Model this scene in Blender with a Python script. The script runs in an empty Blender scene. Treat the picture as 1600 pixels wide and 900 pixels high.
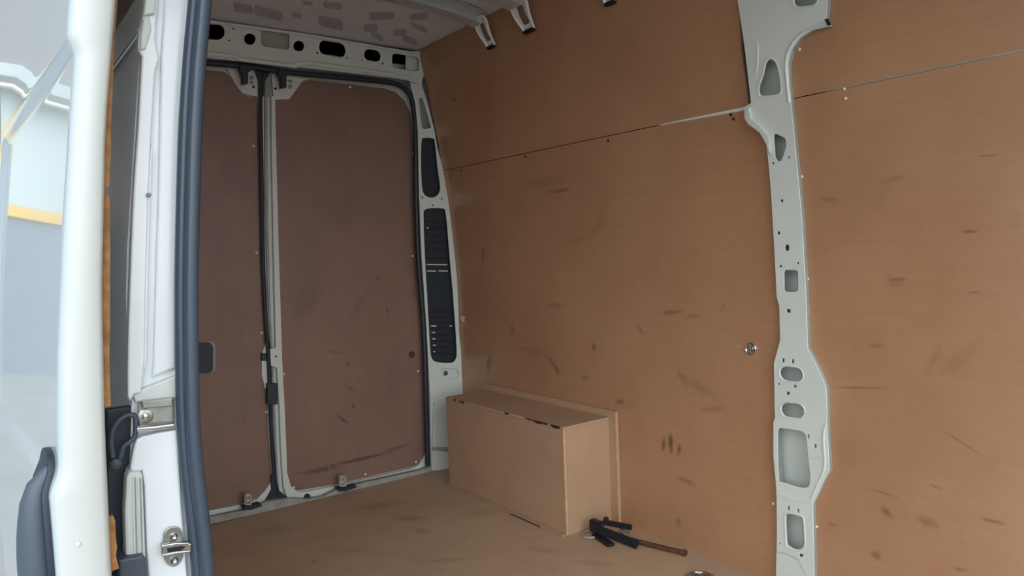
import bpy, bmesh, math, random
from mathutils import Vector, Matrix
random.seed(7)
PI = math.pi
SC = bpy.context.scene
COL = SC.collection

# ------------------------------------------------------------------ camera
FPX = 1150.0
EYE = Vector((0.0, 0.0, 1.122))
ROT = Matrix(((0.59700352, -0.01743585, 0.80204912),
              (0.80127039, 0.06206368, -0.59507466),
              (-0.03940249, 0.99791988, 0.05102307)))
cam_data = bpy.data.cameras.new('camera')
cam = bpy.data.objects.new('camera', cam_data)
COL.objects.link(cam)
cam_data.sensor_width = 36.0
cam_data.lens = 36.0 * FPX / 1600.0
cam_data.clip_start = 0.02
cam.matrix_world = Matrix.Translation(EYE) @ ROT.to_4x4()
SC.camera = cam

# ------------------------------------------------------------------ world: bright hazy sky
world = bpy.data.worlds.new('world')
SC.world = world
world.use_nodes = True
wn = world.node_tree
wn.nodes.clear()
w_out = wn.nodes.new('ShaderNodeOutputWorld')
w_bg = wn.nodes.new('ShaderNodeBackground')
w_tc = wn.nodes.new('ShaderNodeTexCoord')
w_sep = wn.nodes.new('ShaderNodeSeparateXYZ')
w_ramp = wn.nodes.new('ShaderNodeValToRGB')
w_ramp.color_ramp.elements[0].position = 0.0
w_ramp.color_ramp.elements[0].color = (0.85, 0.88, 0.885, 1)
w_ramp.color_ramp.elements[1].position = 0.7
w_ramp.color_ramp.elements[1].color = (0.69, 0.78, 0.875, 1)
wn.links.new(w_tc.outputs['Generated'], w_sep.inputs[0])
wn.links.new(w_sep.outputs['Z'], w_ramp.inputs[0])
wn.links.new(w_ramp.outputs[0], w_bg.inputs['Color'])
wn.links.new(w_bg.outputs[0], w_out.inputs[0])
# the hazy sky is brightest around the veiled sun, ahead of the van
SKY_BASE, SKY_GLOW, SKY_POW = 0.62, 5.5, 2.2
w_dot = wn.nodes.new('ShaderNodeVectorMath'); w_dot.operation = 'DOT_PRODUCT'
w_dot.inputs[1].default_value = Vector((0.84, -0.38, 0.42)).normalized()
wn.links.new(w_tc.outputs['Generated'], w_dot.inputs[0])
w_mx = wn.nodes.new('ShaderNodeMath'); w_mx.operation = 'MAXIMUM'; w_mx.inputs[1].default_value = 0.0
wn.links.new(w_dot.outputs['Value'], w_mx.inputs[0])
w_pw = wn.nodes.new('ShaderNodeMath'); w_pw.operation = 'POWER'; w_pw.inputs[1].default_value = SKY_POW
wn.links.new(w_mx.outputs[0], w_pw.inputs[0])
w_ma = wn.nodes.new('ShaderNodeMath'); w_ma.operation = 'MULTIPLY_ADD'; w_ma.inputs[1].default_value = SKY_GLOW; w_ma.inputs[2].default_value = SKY_BASE
wn.links.new(w_pw.outputs[0], w_ma.inputs[0])
wn.links.new(w_ma.outputs[0], w_bg.inputs['Strength'])

sun_d = bpy.data.lights.new('sun', 'SUN')
sun_d.energy = 0.3
sun_d.angle = math.radians(50)
sun_d.color = (1.0, 0.97, 0.92)
sun = bpy.data.objects.new('sun', sun_d)
COL.objects.link(sun)
sun.rotation_euler = Vector((-0.42, 0.62, -0.75)).to_track_quat('-Z', 'Y').to_euler()

SC.view_settings.view_transform = 'Standard'
SC.view_settings.look = 'None'
SC.view_settings.exposure = -0.14
SC.view_settings.gamma = 1.0
SC.view_settings.use_curve_mapping = False

# ------------------------------------------------------------------ projecting photo points to real planes
def ray(px, py):
    return ROT @ Vector((px - 800.0, -(py - 450.0), -FPX))

def on(px, py, ax, val):
    r = ray(px, py)
    return EYE + r * ((val - EYE[ax]) / r[ax])

PROF = [(-0.8, 2.075), (0.0, 2.075), (0.36, 2.080), (0.66, 2.080), (1.02, 2.074), (1.105, 2.067), (1.37, 2.046),
        (1.556, 2.018), (1.66, 2.000), (1.76, 1.982), (1.93, 1.950), (2.15, 1.905), (2.4, 1.85)]

def lerp_tab(tab, z):
    if z <= tab[0][0]: return tab[0][1]
    for (a, ya), (b, yb) in zip(tab, tab[1:]):
        if z <= b:
            return ya + (yb - ya) * (z - a) / (b - a)
    return tab[-1][1]

def wall_y(z): return lerp_tab(PROF, z)

def on_wall(px, py, off=0.0):
    """point on the curved side wall lining, off metres inboard of it"""
    y = 2.07
    p = None
    for _ in range(8):
        p = on(px, py, 1, y)
        y = wall_y(p.z) - off
    return p

REAR = -3.28
JX = -1.37        # plane of the side door jamb
DX = -1.20        # plane of the sliding door's leading edge

# ------------------------------------------------------------------ materials
def new_mat(name):
    m = bpy.data.materials.new(name)
    m.use_nodes = True
    return m, m.node_tree, m.node_tree.nodes['Principled BSDF']

def srgb(r, g, b):
    f = lambda c: (c / 255 / 12.92) if c / 255 <= 0.04045 else ((c / 255 + 0.055) / 1.055) ** 2.4
    return (f(r), f(g), f(b), 1)

def simple(name, col, rough=0.5, metal=0.0, noise=0.0, nscale=8.0, bump=0.0, bscale=60.0, coat=0.0, spec=None):
    m, nt, b = new_mat(name)
    b.inputs['Base Color'].default_value = col
    b.inputs['Roughness'].default_value = rough
    b.inputs['Metallic'].default_value = metal
    if coat: 
        b.inputs['Coat Weight'].default_value = coat
        b.inputs['Coat Roughness'].default_value = 0.04
    if spec is not None: b.inputs['Specular IOR Level'].default_value = spec
    g = nt.nodes.new('ShaderNodeNewGeometry')
    if noise:
        n = nt.nodes.new('ShaderNodeTexNoise'); n.inputs['Scale'].default_value = nscale; n.inputs['Detail'].default_value = 5
        nt.links.new(g.outputs['Position'], n.inputs['Vector'])
        r = nt.nodes.new('ShaderNodeMapRange')
        r.inputs['From Min'].default_value = 0.35; r.inputs['From Max'].default_value = 0.7
        r.inputs['To Min'].default_value = 1 - noise; r.inputs['To Max'].default_value = 1.0
        nt.links.new(n.outputs['Fac'], r.inputs['Value'])
        mx = nt.nodes.new('ShaderNodeVectorMath'); mx.operation = 'SCALE'
        mx.inputs[0].default_value = col[:3]
        nt.links.new(r.outputs[0], mx.inputs['Scale'])
        nt.links.new(mx.outputs[0], b.inputs['Base Color'])
    if bump:
        n = nt.nodes.new('ShaderNodeTexNoise'); n.inputs['Scale'].default_value = bscale; n.inputs['Detail'].default_value = 3
        nt.links.new(g.outputs['Position'], n.inputs['Vector'])
        bp = nt.nodes.new('ShaderNodeBump'); bp.inputs['Strength'].default_value = bump; bp.inputs['Distance'].default_value = 0.002
        nt.links.new(n.outputs['Fac'], bp.inputs['Height'])
        nt.links.new(bp.outputs[0], b.inputs['Normal'])
    return m

def plywood(name, col_a, col_b, marks=(), axes=(0, 2), rough=0.42, grain='x', specks=0.5, spec=0.5):
    """film faced plywood: mottled two tone colour, faint grain, and scuffs with shapes of their own.
    marks: (u, v, half length, half width, angle, strength) in metres on the board's plane"""
    m, nt, b = new_mat(name)
    L = nt.links.new
    g = nt.nodes.new('ShaderNodeNewGeometry')
    n1 = nt.nodes.new('ShaderNodeTexNoise'); n1.inputs['Scale'].default_value = 2.6; n1.inputs['Detail'].default_value = 6; n1.inputs['Roughness'].default_value = 0.6
    L(g.outputs['Position'], n1.inputs['Vector'])
    ramp = nt.nodes.new('ShaderNodeValToRGB')
    ramp.color_ramp.elements[0].position = 0.3; ramp.color_ramp.elements[0].color = col_a
    ramp.color_ramp.elements[1].position = 0.7; ramp.color_ramp.elements[1].color = col_b
    L(n1.outputs['Fac'], ramp.inputs[0])
    # faint grain
    mp = nt.nodes.new('ShaderNodeMapping')
    mp.inputs['Scale'].default_value = (2.5, 40, 40) if grain == 'x' else ((40, 40, 2.5) if grain == 'z' else (40, 2.5, 40))
    L(g.outputs['Position'], mp.inputs['Vector'])
    n2 = nt.nodes.new('ShaderNodeTexNoise'); n2.inputs['Scale'].default_value = 1.6; n2.inputs['Detail'].default_value = 5
    L(mp.outputs[0], n2.inputs['Vector'])
    r2 = nt.nodes.new('ShaderNodeMapRange'); r2.inputs['From Min'].default_value = 0.3; r2.inputs['From Max'].default_value = 0.7
    r2.inputs['To Min'].default_value = 0.965; r2.inputs['To Max'].default_value = 1.03
    L(n2.outputs['Fac'], r2.inputs['Value'])
    # smudgy specks
    n3 = nt.nodes.new('ShaderNodeTexNoise'); n3.inputs['Scale'].default_value = 9.0; n3.inputs['Detail'].default_value = 8; n3.inputs['Roughness'].default_value = 0.65
    L(g.outputs['Position'], n3.inputs['Vector'])
    r3 = nt.nodes.new('ShaderNodeMapRange'); r3.inputs['From Min'].default_value = 0.60; r3.inputs['From Max'].default_value = 0.76
    r3.inputs['To Min'].default_value = 1.0; r3.inputs['To Max'].default_value = 1.0 - 0.6 * specks
    L(n3.outputs['Fac'], r3.inputs['Value'])
    mul = nt.nodes.new('ShaderNodeMath'); mul.operation = 'MULTIPLY'
    L(r2.outputs[0], mul.inputs[0]); L(r3.outputs[0], mul.inputs[1])
    cur = mul.outputs[0]
    if marks:
        sep = nt.nodes.new('ShaderNodeSeparateXYZ'); L(g.outputs['Position'], sep.inputs[0])
        nd = nt.nodes.new('ShaderNodeTexNoise'); nd.inputs['Scale'].default_value = 45; nd.inputs['Detail'].default_value = 4
        L(g.outputs['Position'], nd.inputs['Vector'])
        cmb = nt.nodes.new('ShaderNodeCombineXYZ')
        L(sep.outputs[axes[0]], cmb.inputs[0]); L(sep.outputs[axes[1]], cmb.inputs[1])
        for (u, v, hl, hw, ang, st) in marks:
            q = nt.nodes.new('ShaderNodeMapping'); q.vector_type = 'TEXTURE'
            q.inputs['Location'].default_value = (u, v, 0)
            q.inputs['Rotation'].default_value = (0, 0, ang)
            q.inputs['Scale'].default_value = (hl, hw, 1)
            L(cmb.outputs[0], q.inputs['Vector'])
            ln = nt.nodes.new('ShaderNodeVectorMath'); ln.operation = 'LENGTH'; L(q.outputs[0], ln.inputs[0])
            ad = nt.nodes.new('ShaderNodeMath'); ad.operation = 'ADD'; L(ln.outputs['Value'], ad.inputs[0]); L(nd.outputs['Fac'], ad.inputs[1])
            rr = nt.nodes.new('ShaderNodeMapRange'); rr.inputs['From Min'].default_value = 0.75; rr.inputs['From Max'].default_value = 1.45
            rr.inputs['To Min'].default_value = 1 - st; rr.inputs['To Max'].default_value = 1.0
            L(ad.outputs[0], rr.inputs['Value'])
            mm = nt.nodes.new('ShaderNodeMath'); mm.operation = 'MULTIPLY'; L(cur, mm.inputs[0]); L(rr.outputs[0], mm.inputs[1])
            cur = mm.outputs[0]
    sc = nt.nodes.new('ShaderNodeVectorMath'); sc.operation = 'SCALE'
    L(ramp.outputs[0], sc.inputs[0]); L(cur, sc.inputs['Scale'])
    L(sc.outputs[0], b.inputs['Base Color'])
    b.inputs['Roughness'].default_value = rough
    b.inputs['Specular IOR Level'].default_value = spec
    bp = nt.nodes.new('ShaderNodeBump'); bp.inputs['Strength'].default_value = 0.12; bp.inputs['Distance'].default_value = 0.001
    L(n2.outputs['Fac'], bp.inputs['Height']); L(bp.outputs[0], b.inputs['Normal'])
    return m

def wall_mark(px, py, lpx, wpx, angdeg, st):
    p = on_wall(px, py)
    a = math.radians(angdeg)
    q = on_wall(px + lpx * math.cos(a), py - lpx * math.sin(a))
    n = on_wall(px - wpx * math.sin(a), py - wpx * math.cos(a))
    d = q - p
    return (p.x, p.z, max(0.004, d.length), max(0.003, (n - p).length), math.atan2(d.z, d.x), st)

WM = [wall_mark(*a) for a in [
    (875, 298, 26, 4, 8, .45), (755, 400, 18, 4, 85, .4), (1050, 488, 22, 5, 4, .42), (1085, 494, 18, 5, 8, .25),
    (928, 542, 12, 6, 80, .45), (868, 575, 20, 5, -55, .5), (860, 560, 14, 4, -20, .3), (800, 515, 14, 5, 85, .4),
    (764, 568, 20, 5, 80, .45), (830, 548, 30, 8, -10, .22), (1037, 694, 14, 5, 84, .6), (1048, 693, 18, 5, 92, .62),
    (1061, 702, 13, 4, 80, .55), (968, 628, 10, 6, 10, .45), (915, 590, 10, 5, 15, .35), (1072, 752, 20, 6, -20, .35),
    (1090, 604, 40, 9, -30, .2), (1065, 590, 22, 6, -60, .2), (1000, 515, 14, 5, -50, .3), (850, 285, 50, 12, 10, .15),
    (935, 350, 30, 8, 60, .13), (870, 478, 18, 7, 0, .25), (1060, 815, 10, 6, 80, .35), (905, 375, 14, 5, 20, .2),
    (1400, 437, 20, 5, 2, .38), (1396, 443, 20, 9, -10, .2), (1345, 606, 60, 2.5, -1, .35), (1500, 690, 46, 3, -32, .3),
    (1380, 770, 40, 3, -18, .3), (1385, 800, 16, 8, -40, .45), (1448, 815, 28, 12, -25, .3), (1550, 814, 26, 4, -14, .38),
    (1370, 868, 12, 8, -50, .4), (1515, 362, 16, 4, 0, .45), (1545, 243, 22, 3, 4, .35), (1500, 560, 60, 14, 40, .12),
    (1460, 560, 30, 10, 60, .15), (1370, 540, 16, 6, 10, .25), (1295, 312, 22, 6, -8, .25), (1395, 280, 26, 6, 15, .2),
    (1522, 457, 12, 2, 0, .35), (1460, 760, 14, 3, -25, .3), (1300, 820, 12, 3, -15, .3), (1500, 890, 16, 4, -8, .3),
    (710, 155, 6, 4, 0, .4), (890, 640, 18, 8, 80, .15), (1110, 640, 28, 7, 12, .22), (1130, 480, 12, 4, 70, .2)]]

RB = -3.335
def rear_mark(px, py, lpx, wpx, angdeg, st):
    p = on(px, py, 0, RB); a = math.radians(angdeg)
    q = on(px + lpx * math.cos(a), py - lpx * math.sin(a), 0, RB)
    n = on(px - wpx * math.sin(a), py - wpx * math.cos(a), 0, RB)
    d = q - p
    return (p.y, p.z, d.length, (n - p).length, math.atan2(d.z, d.y), st)
RM = [rear_mark(*a) for a in [
    (560, 718, 75, 4, 13, .55), (620, 700, 30, 4, 14, .35), (500, 735, 46, 5, 8, .4), (535, 655, 16, 4, -35, .45), (543, 570, 6, 7, 0, .3),
    (552, 635, 5, 5, 0, .4), (605, 485, 9, 3, -75, .35), (590, 434, 5, 5, 0, .35), (525, 550, 22, 4, -8, .25),
    (545, 605, 16, 4, -40, .25), (480, 470, 40, 30, 70, .15), (560, 480, 50, 8, 60, .12)]]
def floor_mark(px, py, lpx, wpx, angdeg, st):
    p = on(px, py, 2, 0); a = math.radians(angdeg)
    q = on(px + lpx * math.cos(a), py - lpx * math.sin(a), 2, 0)
    n = on(px - wpx * math.sin(a), py - wpx * math.cos(a), 2, 0)
    d = q - p
    return (p.x, p.y, d.length, (n - p).length, math.atan2(d.y, d.x), st)
FM = [floor_mark(*a) for a in [
    (640, 810, 30, 7, 0, .3), (590, 790, 60, 8, 8, .22), (490, 878, 5, 3, 0, .4), (660, 830, 20, 5, -10, .25),
    (760, 800, 60, 8, 12, .15), (420, 830, 60, 10, 5, .15), (850, 860, 40, 6, -10, .15), (560, 860, 70, 8, -5, .12),
    (700, 875, 70, 5, 4, .15), (930, 880, 50, 6, -5, .15)]]

M = {}
M['ply_side'] = plywood('film_faced_plywood_side', srgb(168, 124, 92), srgb(182, 140, 106), WM, (0, 2), rough=0.30, specks=0.25, spec=0.75)
M['ply_rear'] = plywood('film_faced_plywood_rear_dimmed', srgb(126, 98, 87), srgb(142, 112, 97), RM, (1, 2), grain='z', specks=0.35)  # film plywood darkened and cooled for the dim, hazy rear of the bay
M['ply_floor'] = plywood('floor_plywood', srgb(172, 144, 116), srgb(192, 162, 132), FM, (0, 1), rough=0.5, specks=0.4)
M['ply_edge'] = simple('torn_ply_edge', srgb(172, 120, 66), 0.7, noise=0.45, nscale=60)
M['mdf'] = simple('brown_fibreboard', srgb(184, 150, 120), 0.6, noise=0.10, nscale=5)
M['mdf_edge'] = simple('bare_board_edge', srgb(208, 172, 136), 0.7, noise=0.2, nscale=30)
M['paint'] = simple('white_van_paint', srgb(216, 222, 216), 0.34, noise=0.05, nscale=6)
M['paint_out'] = simple('glossy_white_van_paint_lifted', srgb(234, 238, 240), 0.22, coat=0.4)  # same van paint, lightened so jamb and roof bows look better lit
M['door_skin'] = simple('reflective_white_van_paint_dimmed', srgb(184, 194, 198), 0.22, coat=0.7)  # same van paint, darkened to tone down the light on the door skin
M['paint_dimmed'] = simple('white_van_paint_dimmed', srgb(194, 197, 192), 0.34, noise=0.04, nscale=4)  # same van paint, darkened to tone down the light on the leading edge
M['primer'] = simple('thin_white_primer', srgb(222, 226, 236), 0.45, noise=0.10, nscale=4)
M['panel_paint'] = simple('body_panel_paint_lifted', srgb(236, 236, 238), 0.25)  # white van paint, lightened against the shade in the door gap
M['stamping_shade'] = simple('roof_stamping_shade_grey', srgb(186, 188, 198), 0.6, noise=0.15, nscale=20)  # grey for the shading in the roof stampings
M['rubber'] = simple('dark_rubber', srgb(62, 74, 88), 0.38, bump=0.2, bscale=120)  # blue-grey of the haze is mixed into the rubber colour
M['black'] = simple('black_plastic', srgb(32, 42, 54), 0.5)
M['matblack'] = simple('black_painted_steel', srgb(30, 32, 36), 0.45, noise=0.2, nscale=30)
M['dark'] = simple('dark_cavity', srgb(28, 28, 30), 0.7)
M['steel'] = simple('zinc_plated_steel', srgb(176, 176, 168), 0.32, metal=0.85, noise=0.25, nscale=50)
M['chrome'] = simple('bright_steel', srgb(205, 208, 208), 0.2, metal=1.0)
M['rust'] = simple('rusty_steel', srgb(104, 70, 50), 0.75, metal=0.2, noise=0.5, nscale=70)
M['screw'] = simple('pale_screw_head', srgb(226, 222, 206), 0.35, metal=0.2)
M['sill'] = simple('worn_grey_sill', srgb(168, 168, 160), 0.45, noise=0.3, nscale=14)
M['grey_plastic'] = simple('dark_grey_plastic', srgb(70, 80, 92), 0.45)
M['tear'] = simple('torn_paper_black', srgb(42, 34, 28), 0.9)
M['concrete'] = simple('yard_concrete', srgb(176, 176, 172), 0.85, noise=0.2, nscale=0.9)
M['shed'] = simple('grey_shed_cladding', srgb(128, 138, 146), 0.6, noise=0.08, nscale=2)
M['shed_light'] = simple('pale_shed_shutter', srgb(190, 204, 206), 0.6)
M['yellow'] = simple('yellow_steel_frame', srgb(232, 186, 60), 0.5)
M['roof_dark'] = simple('dark_eaves', srgb(92, 92, 94), 0.6)

# ------------------------------------------------------------------ object helpers
def link_mesh(name, me, mat, parent=None, smooth=35):
    o = bpy.data.objects.new(name, me)
    COL.objects.link(o)
    if mat is not None:
        me.materials.clear(); me.materials.append(M[mat] if isinstance(mat, str) else mat)
    if parent is not None: o.parent = parent
    if smooth:
        for p in me.polygons: p.use_smooth = True
        try: me.set_sharp_from_angle(angle=math.radians(smooth))
        except Exception: pass
    return o

def tag(o, label, cat, group=None, kind=None):
    if label: o['label'] = label
    if cat: o['category'] = cat
    if group: o['group'] = group
    if kind: o['kind'] = kind
    return o

def empty(name, loc=(0, 0, 0)):
    o = bpy.data.objects.new(name, None); COL.objects.link(o); o.location = loc; o.empty_display_size = 0.05
    return o

def reparent_keep(o, parent):
    """children meshes are modelled in world space; shift them into the parent's frame"""
    o.parent = parent
    o.matrix_parent_inverse = Matrix.Translation(-Vector(parent.location))
    return o

def cr(pts, closed=True, n=4):
    """Catmull-Rom smoothing of a 2D outline"""
    out = []
    N = len(pts)
    rng = range(N) if closed else range(N - 1)
    for i in rng:
        g = lambda k: pts[k % N] if closed else pts[max(0, min(N - 1, k))]
        p0, p1, p2, p3 = g(i - 1), g(i), g(i + 1), g(i + 2)
        for k in range(n):
            t = k / n
            out.append(tuple(0.5 * ((2 * b) + (-a + c) * t + (2 * a - 5 * b + 4 * c - d) * t * t + (-a + 3 * b - 3 * c + d) * t ** 3)
                             for a, b, c, d in zip(p0, p1, p2, p3)))
    if not closed: out.append(tuple(pts[-1]))
    return out

def roundrect(x0, y0, x1, y1, r, n=4, skew=0.0):
    r = min(r, abs(x1 - x0) / 2 * 0.999, abs(y1 - y0) / 2 * 0.999)
    pts = []
    for (cx, cy, a0) in ((x1 - r, y1 - r, 0), (x0 + r, y1 - r, 90), (x0 + r, y0 + r, 180), (x1 - r, y0 + r, 270)):
        for k in range(n + 1):
            a = math.radians(a0 + 90 * k / n)
            pts.append((cx + r * math.cos(a), cy + r * math.sin(a)))
    xm = (x0 + x1) / 2
    return [(x, y + skew * (x - xm)) for x, y in pts]

def circ(cx, cy, rx, ry=None, n=14):
    ry = ry or rx
    return [(cx + rx * math.cos(2 * PI * k / n), cy + ry * math.sin(2 * PI * k / n)) for k in range(n)]

def sheet(outer, holes=(), th=0.002, bevel=0.0, cuts=None, fn=None):
    """mesh of a sheet outlined in 2D with holes; fn maps (a, b, c) to world"""
    cu = bpy.data.curves.new('tmp', 'CURVE'); cu.dimensions = '2D'; cu.fill_mode = 'BOTH'
    for poly in [outer] + list(holes):
        sp = cu.splines.new('POLY'); sp.points.add(len(poly) - 1)
        for i, p in enumerate(poly): sp.points[i].co = (p[0], p[1], 0, 1)
        sp.use_cyclic_u = True
    cu.extrude = max(th / 2 - bevel, 0.0001); cu.bevel_depth = bevel; cu.bevel_resolution = 1
    if bevel: cu.offset = -bevel
    ob = bpy.data.objects.new('tmp', cu); COL.objects.link(ob)
    dg = bpy.context.evaluated_depsgraph_get(); dg.update()
    me = bpy.data.meshes.new_from_object(ob.evaluated_get(dg))
    bpy.data.objects.remove(ob); bpy.data.curves.remove(cu)
    bm = bmesh.new(); bm.from_mesh(me); bpy.data.meshes.remove(me)
    bmesh.ops.remove_doubles(bm, verts=bm.verts, dist=1e-6)
    if cuts:
        a0, a1, st, axis = cuts
        k = a0 + st
        while k < a1:
            geom = bm.verts[:] + bm.edges[:] + bm.faces[:]
            co = [0, 0, 0]; co[axis] = k
            no = [0, 0, 0]; no[axis] = 1
            bmesh.ops.bisect_plane(bm, geom=geom, plane_co=co, plane_no=no)
            k += st
    if fn:
        for v in bm.verts: v.co = Vector(fn(*v.co))
    bmesh.ops.recalc_face_normals(bm, faces=bm.faces)
    return bm

def bm_obj(name, bm, mat, parent=None, smooth=35):
    me = bpy.data.meshes.new(name); bm.to_mesh(me); bm.free()
    return link_mesh(name, me, mat, parent, smooth)

def px_poly(pts, ax, val):
    """photo outline -> 2D coordinates on the plane axis=val"""
    idx = [i for i in range(3) if i != ax]
    out = []
    for p in pts:
        w = on(p[0], p[1], ax, val); out.append((w[idx[0]], w[idx[1]]))
    return out

def x_sheet(name, outer, x, mat, holes=(), th=0.004, bevel=0.0, parent=None, px=True):
    """sheet on a plane of constant x whose front (towards +x) lies at x"""
    if px:
        outer = px_poly(outer, 0, x); holes = [px_poly(h, 0, x) for h in holes]
    bm = sheet(outer, holes, th, bevel, fn=lambda a, b, c: (x - th / 2 + c, a, b))
    return bm_obj(name, bm, mat, parent, 12)

def wall_poly(pts, off):
    out = []
    for p in pts:
        w = on_wall(p[0], p[1], off); out.append((w.x, w.z))
    return out

def w_sheet(name, outer, off, mat, holes=(), th=0.004, bevel=0.0, parent=None, px=True, step=0.05):
    """sheet following the curved side wall, inboard face off metres from the lining"""
    if px:
        outer = wall_poly(outer, off); holes = [wall_poly(h, off) for h in holes]
    zs = [p[1] for p in outer]
    bm = sheet(outer, holes, th, bevel, cuts=(min(zs), max(zs), step, 1),
               fn=lambda a, b, c: (a, wall_y(b) - off + th / 2 + c, b))
    return bm_obj(name, bm, mat, parent, 12)

def box_bm(bm, lo, hi, rotz=0, bevel=0.0):
    lo, hi = Vector(lo), Vector(hi)
    c = (lo + hi) / 2; s = hi - lo
    r = bmesh.ops.create_cube(bm, size=1.0)
    vs = r['verts']
    for v in vs:
        v.co = Vector((v.co.x * s.x, v.co.y * s.y, v.co.z * s.z))
    if bevel:
        es = list({e for v in vs for e in v.link_edges})
        rb = bmesh.ops.bevel(bm, geom=es, offset=bevel, segments=2, affect='EDGES', clamp_overlap=True)
        vs = list({v for f in rb['faces'] for v in f.verts} | {v for v in vs if v.is_valid})
    m = Matrix.Translation(c) @ Matrix.Rotation(rotz, 4, 'Z')
    for v in vs: v.co = m @ v.co
    return vs

def box(name, lo, hi, mat, parent=None, bevel=0.002, rotz=0):
    bm = bmesh.new(); box_bm(bm, lo, hi, rotz, bevel)
    return bm_obj(name, bm, mat, parent)

def tube_bm(bm, pts, r, n=10, rads=None, flat=1.0, up=None, caps=True):
    """tube swept through 3D points; flat squashes it along the second axis"""
    pts = [Vector(p) for p in pts]
    rings = []
    prev = None
    for i, p in enumerate(pts):
        d = (pts[min(i + 1, len(pts) - 1)] - pts[max(i - 1, 0)]).normalized()
        u = Vector(up) if up else (Vector((0, 0, 1)) if abs(d.z) < 0.9 else Vector((1, 0, 0)))
        if prev is not None and not up: u = prev
        a = (u - d * u.dot(d)).normalized(); bb = d.cross(a); prev = a
        rr = rads[i] if rads else r
        rings.append([bm.verts.new(p + a * (rr * flat * math.cos(2 * PI * k / n)) + bb * (rr * math.sin(2 * PI * k / n))) for k in range(n)])
    for r0, r1 in zip(rings, rings[1:]):
        for k in range(n):
            bm.faces.new((r0[k], r0[(k + 1) % n], r1[(k + 1) % n], r1[k]))
    if caps:
        bm.faces.new(list(reversed(rings[0]))); bm.faces.new(rings[-1])

def tube(name, pts, r, mat, parent=None, n=10, rads=None, flat=1.0, up=None):
    bm = bmesh.new(); tube_bm(bm, pts, r, n, rads, flat, up)
    bmesh.ops.recalc_face_normals(bm, faces=bm.faces)
    return bm_obj(name, bm, mat, parent, 50)

def disc_bm(bm, c, nrm, prof, n=18):
    """lathe: prof = (radius, height) list along nrm from c"""
    nrm = Vector(nrm).normalized()
    u = Vector((0, 0, 1)) if abs(nrm.z) < 0.9 else Vector((1, 0, 0))
    a = (u - nrm * u.dot(nrm)).normalized(); b = nrm.cross(a)
    rings = []
    for (r, h) in prof:
        rings.append([bm.verts.new(Vector(c) + nrm * h + (a * math.cos(2 * PI * k / n) + b * math.sin(2 * PI * k / n)) * max(r, 1e-5)) for k in range(n)])
    for r0, r1 in zip(rings, rings[1:]):
        for k in range(n):
            bm.faces.new((r0[k], r0[(k + 1) % n], r1[(k + 1) % n], r1[k]))
    bm.faces.new(list(reversed(rings[0]))); bm.faces.new(rings[-1])
    bmesh.ops.recalc_face_normals(bm, faces=bm.faces)

def disc(name, c, nrm, prof, mat, parent=None, n=18):
    bm = bmesh.new(); disc_bm(bm, c, nrm, prof, n)
    return bm_obj(name, bm, mat, parent, 40)

def screw(c, nrm, r, mat, parent):
    return disc('screw', c, nrm, [(r, -0.001), (r, 0.001), (r * 0.75, r * 0.45), (r * 0.35, r * 0.6), (r * 0.3, r * 0.35)], mat, parent, 12)

# ================================================================== THE PLACE
# ------------------------------------------------------------------ ground and yard
gnd = box('floor_yard', (-40, -40, -0.75), (40, 40, -0.65), 'concrete', bevel=0)
gnd.name = 'ground'; tag(gnd, 'pale concrete yard the van stands on', 'ground', kind='structure')

# ------------------------------------------------------------------ van shell
FRONT = 0.40
SKX = -3.40
def floor_outline():
    return [(REAR + 0.002, 0.30), (FRONT, 0.30), (FRONT, 2.0755), (REAR + 0.002, 2.0755)]
bm = sheet(floor_outline(), [circ(on(1094, 903, 2, 0).x, on(1094, 903, 2, 0).y, 0.040, n=24)], 0.014, 0.0, fn=lambda a, b, c: (a, b, c - 0.007))
floor = bm_obj('floor', bm, 'ply_floor')
tag(floor, 'brown scuffed plywood load floor of the van', 'floor', kind='structure')
sub = box('floor_pan', (-3.42, 0.24, -0.10), (FRONT, 2.16, -0.03), 'primer', floor, 0)
bmx = bmesh.new(); box_bm(bmx, (-1.35, 0.22, -0.12), (FRONT, 0.30, 0.0))
bm_obj('door_sill', bmx, 'paint', floor)

# ceiling skin: shallow crown
bm = bmesh.new()
NX, NY = 24, 26
grid = []
y0c, y1c = 0.30, wall_y(2.15) + 0.03
for i in range(NX + 1):
    row = []
    for j in range(NY + 1):
        t = j / NY
        x = -3.30 + (FRONT + 3.30) * i / NX
        y = y0c + (y1c - y0c) * t
        z = 2.150 + 0.045 * (1 - abs(2 * t - 1) ** 2.6) * min(1.0, max(0.0, (x + 3.30) / 0.8)) ** 0.7
        row.append(bm.verts.new((x, y, z)))
    grid.append(row)
for i in range(NX):
    for j in range(NY):
        bm.faces.new((grid[i][j], grid[i][j + 1], grid[i + 1][j + 1], grid[i + 1][j]))
r = bmesh.ops.extrude_face_region(bm, geom=bm.faces[:])
for v in [g for g in r['geom'] if isinstance(g, bmesh.types.BMVert)]: v.co.z += 0.02
bmesh.ops.recalc_face_normals(bm, faces=bm.faces)
ceiling = bm_obj('ceiling', bm, 'primer')
tag(ceiling, 'bare painted steel roof skin of the van', 'ceiling', kind='structure')
def ceil_z(y, x=0.0):
    t = (y - y0c) / (y1c - y0c)
    return 2.150 + 0.045 * (1 - abs(2 * t - 1) ** 2.6) * min(1.0, max(0.0, (x + 3.30) / 0.8)) ** 0.7
def on_ceil(px, py):
    z = 2.17
    for _ in range(8):
        p = on(px, py, 2, z); z = ceil_z(min(max(p.y, y0c), y1c), p.x)
    return p
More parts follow.
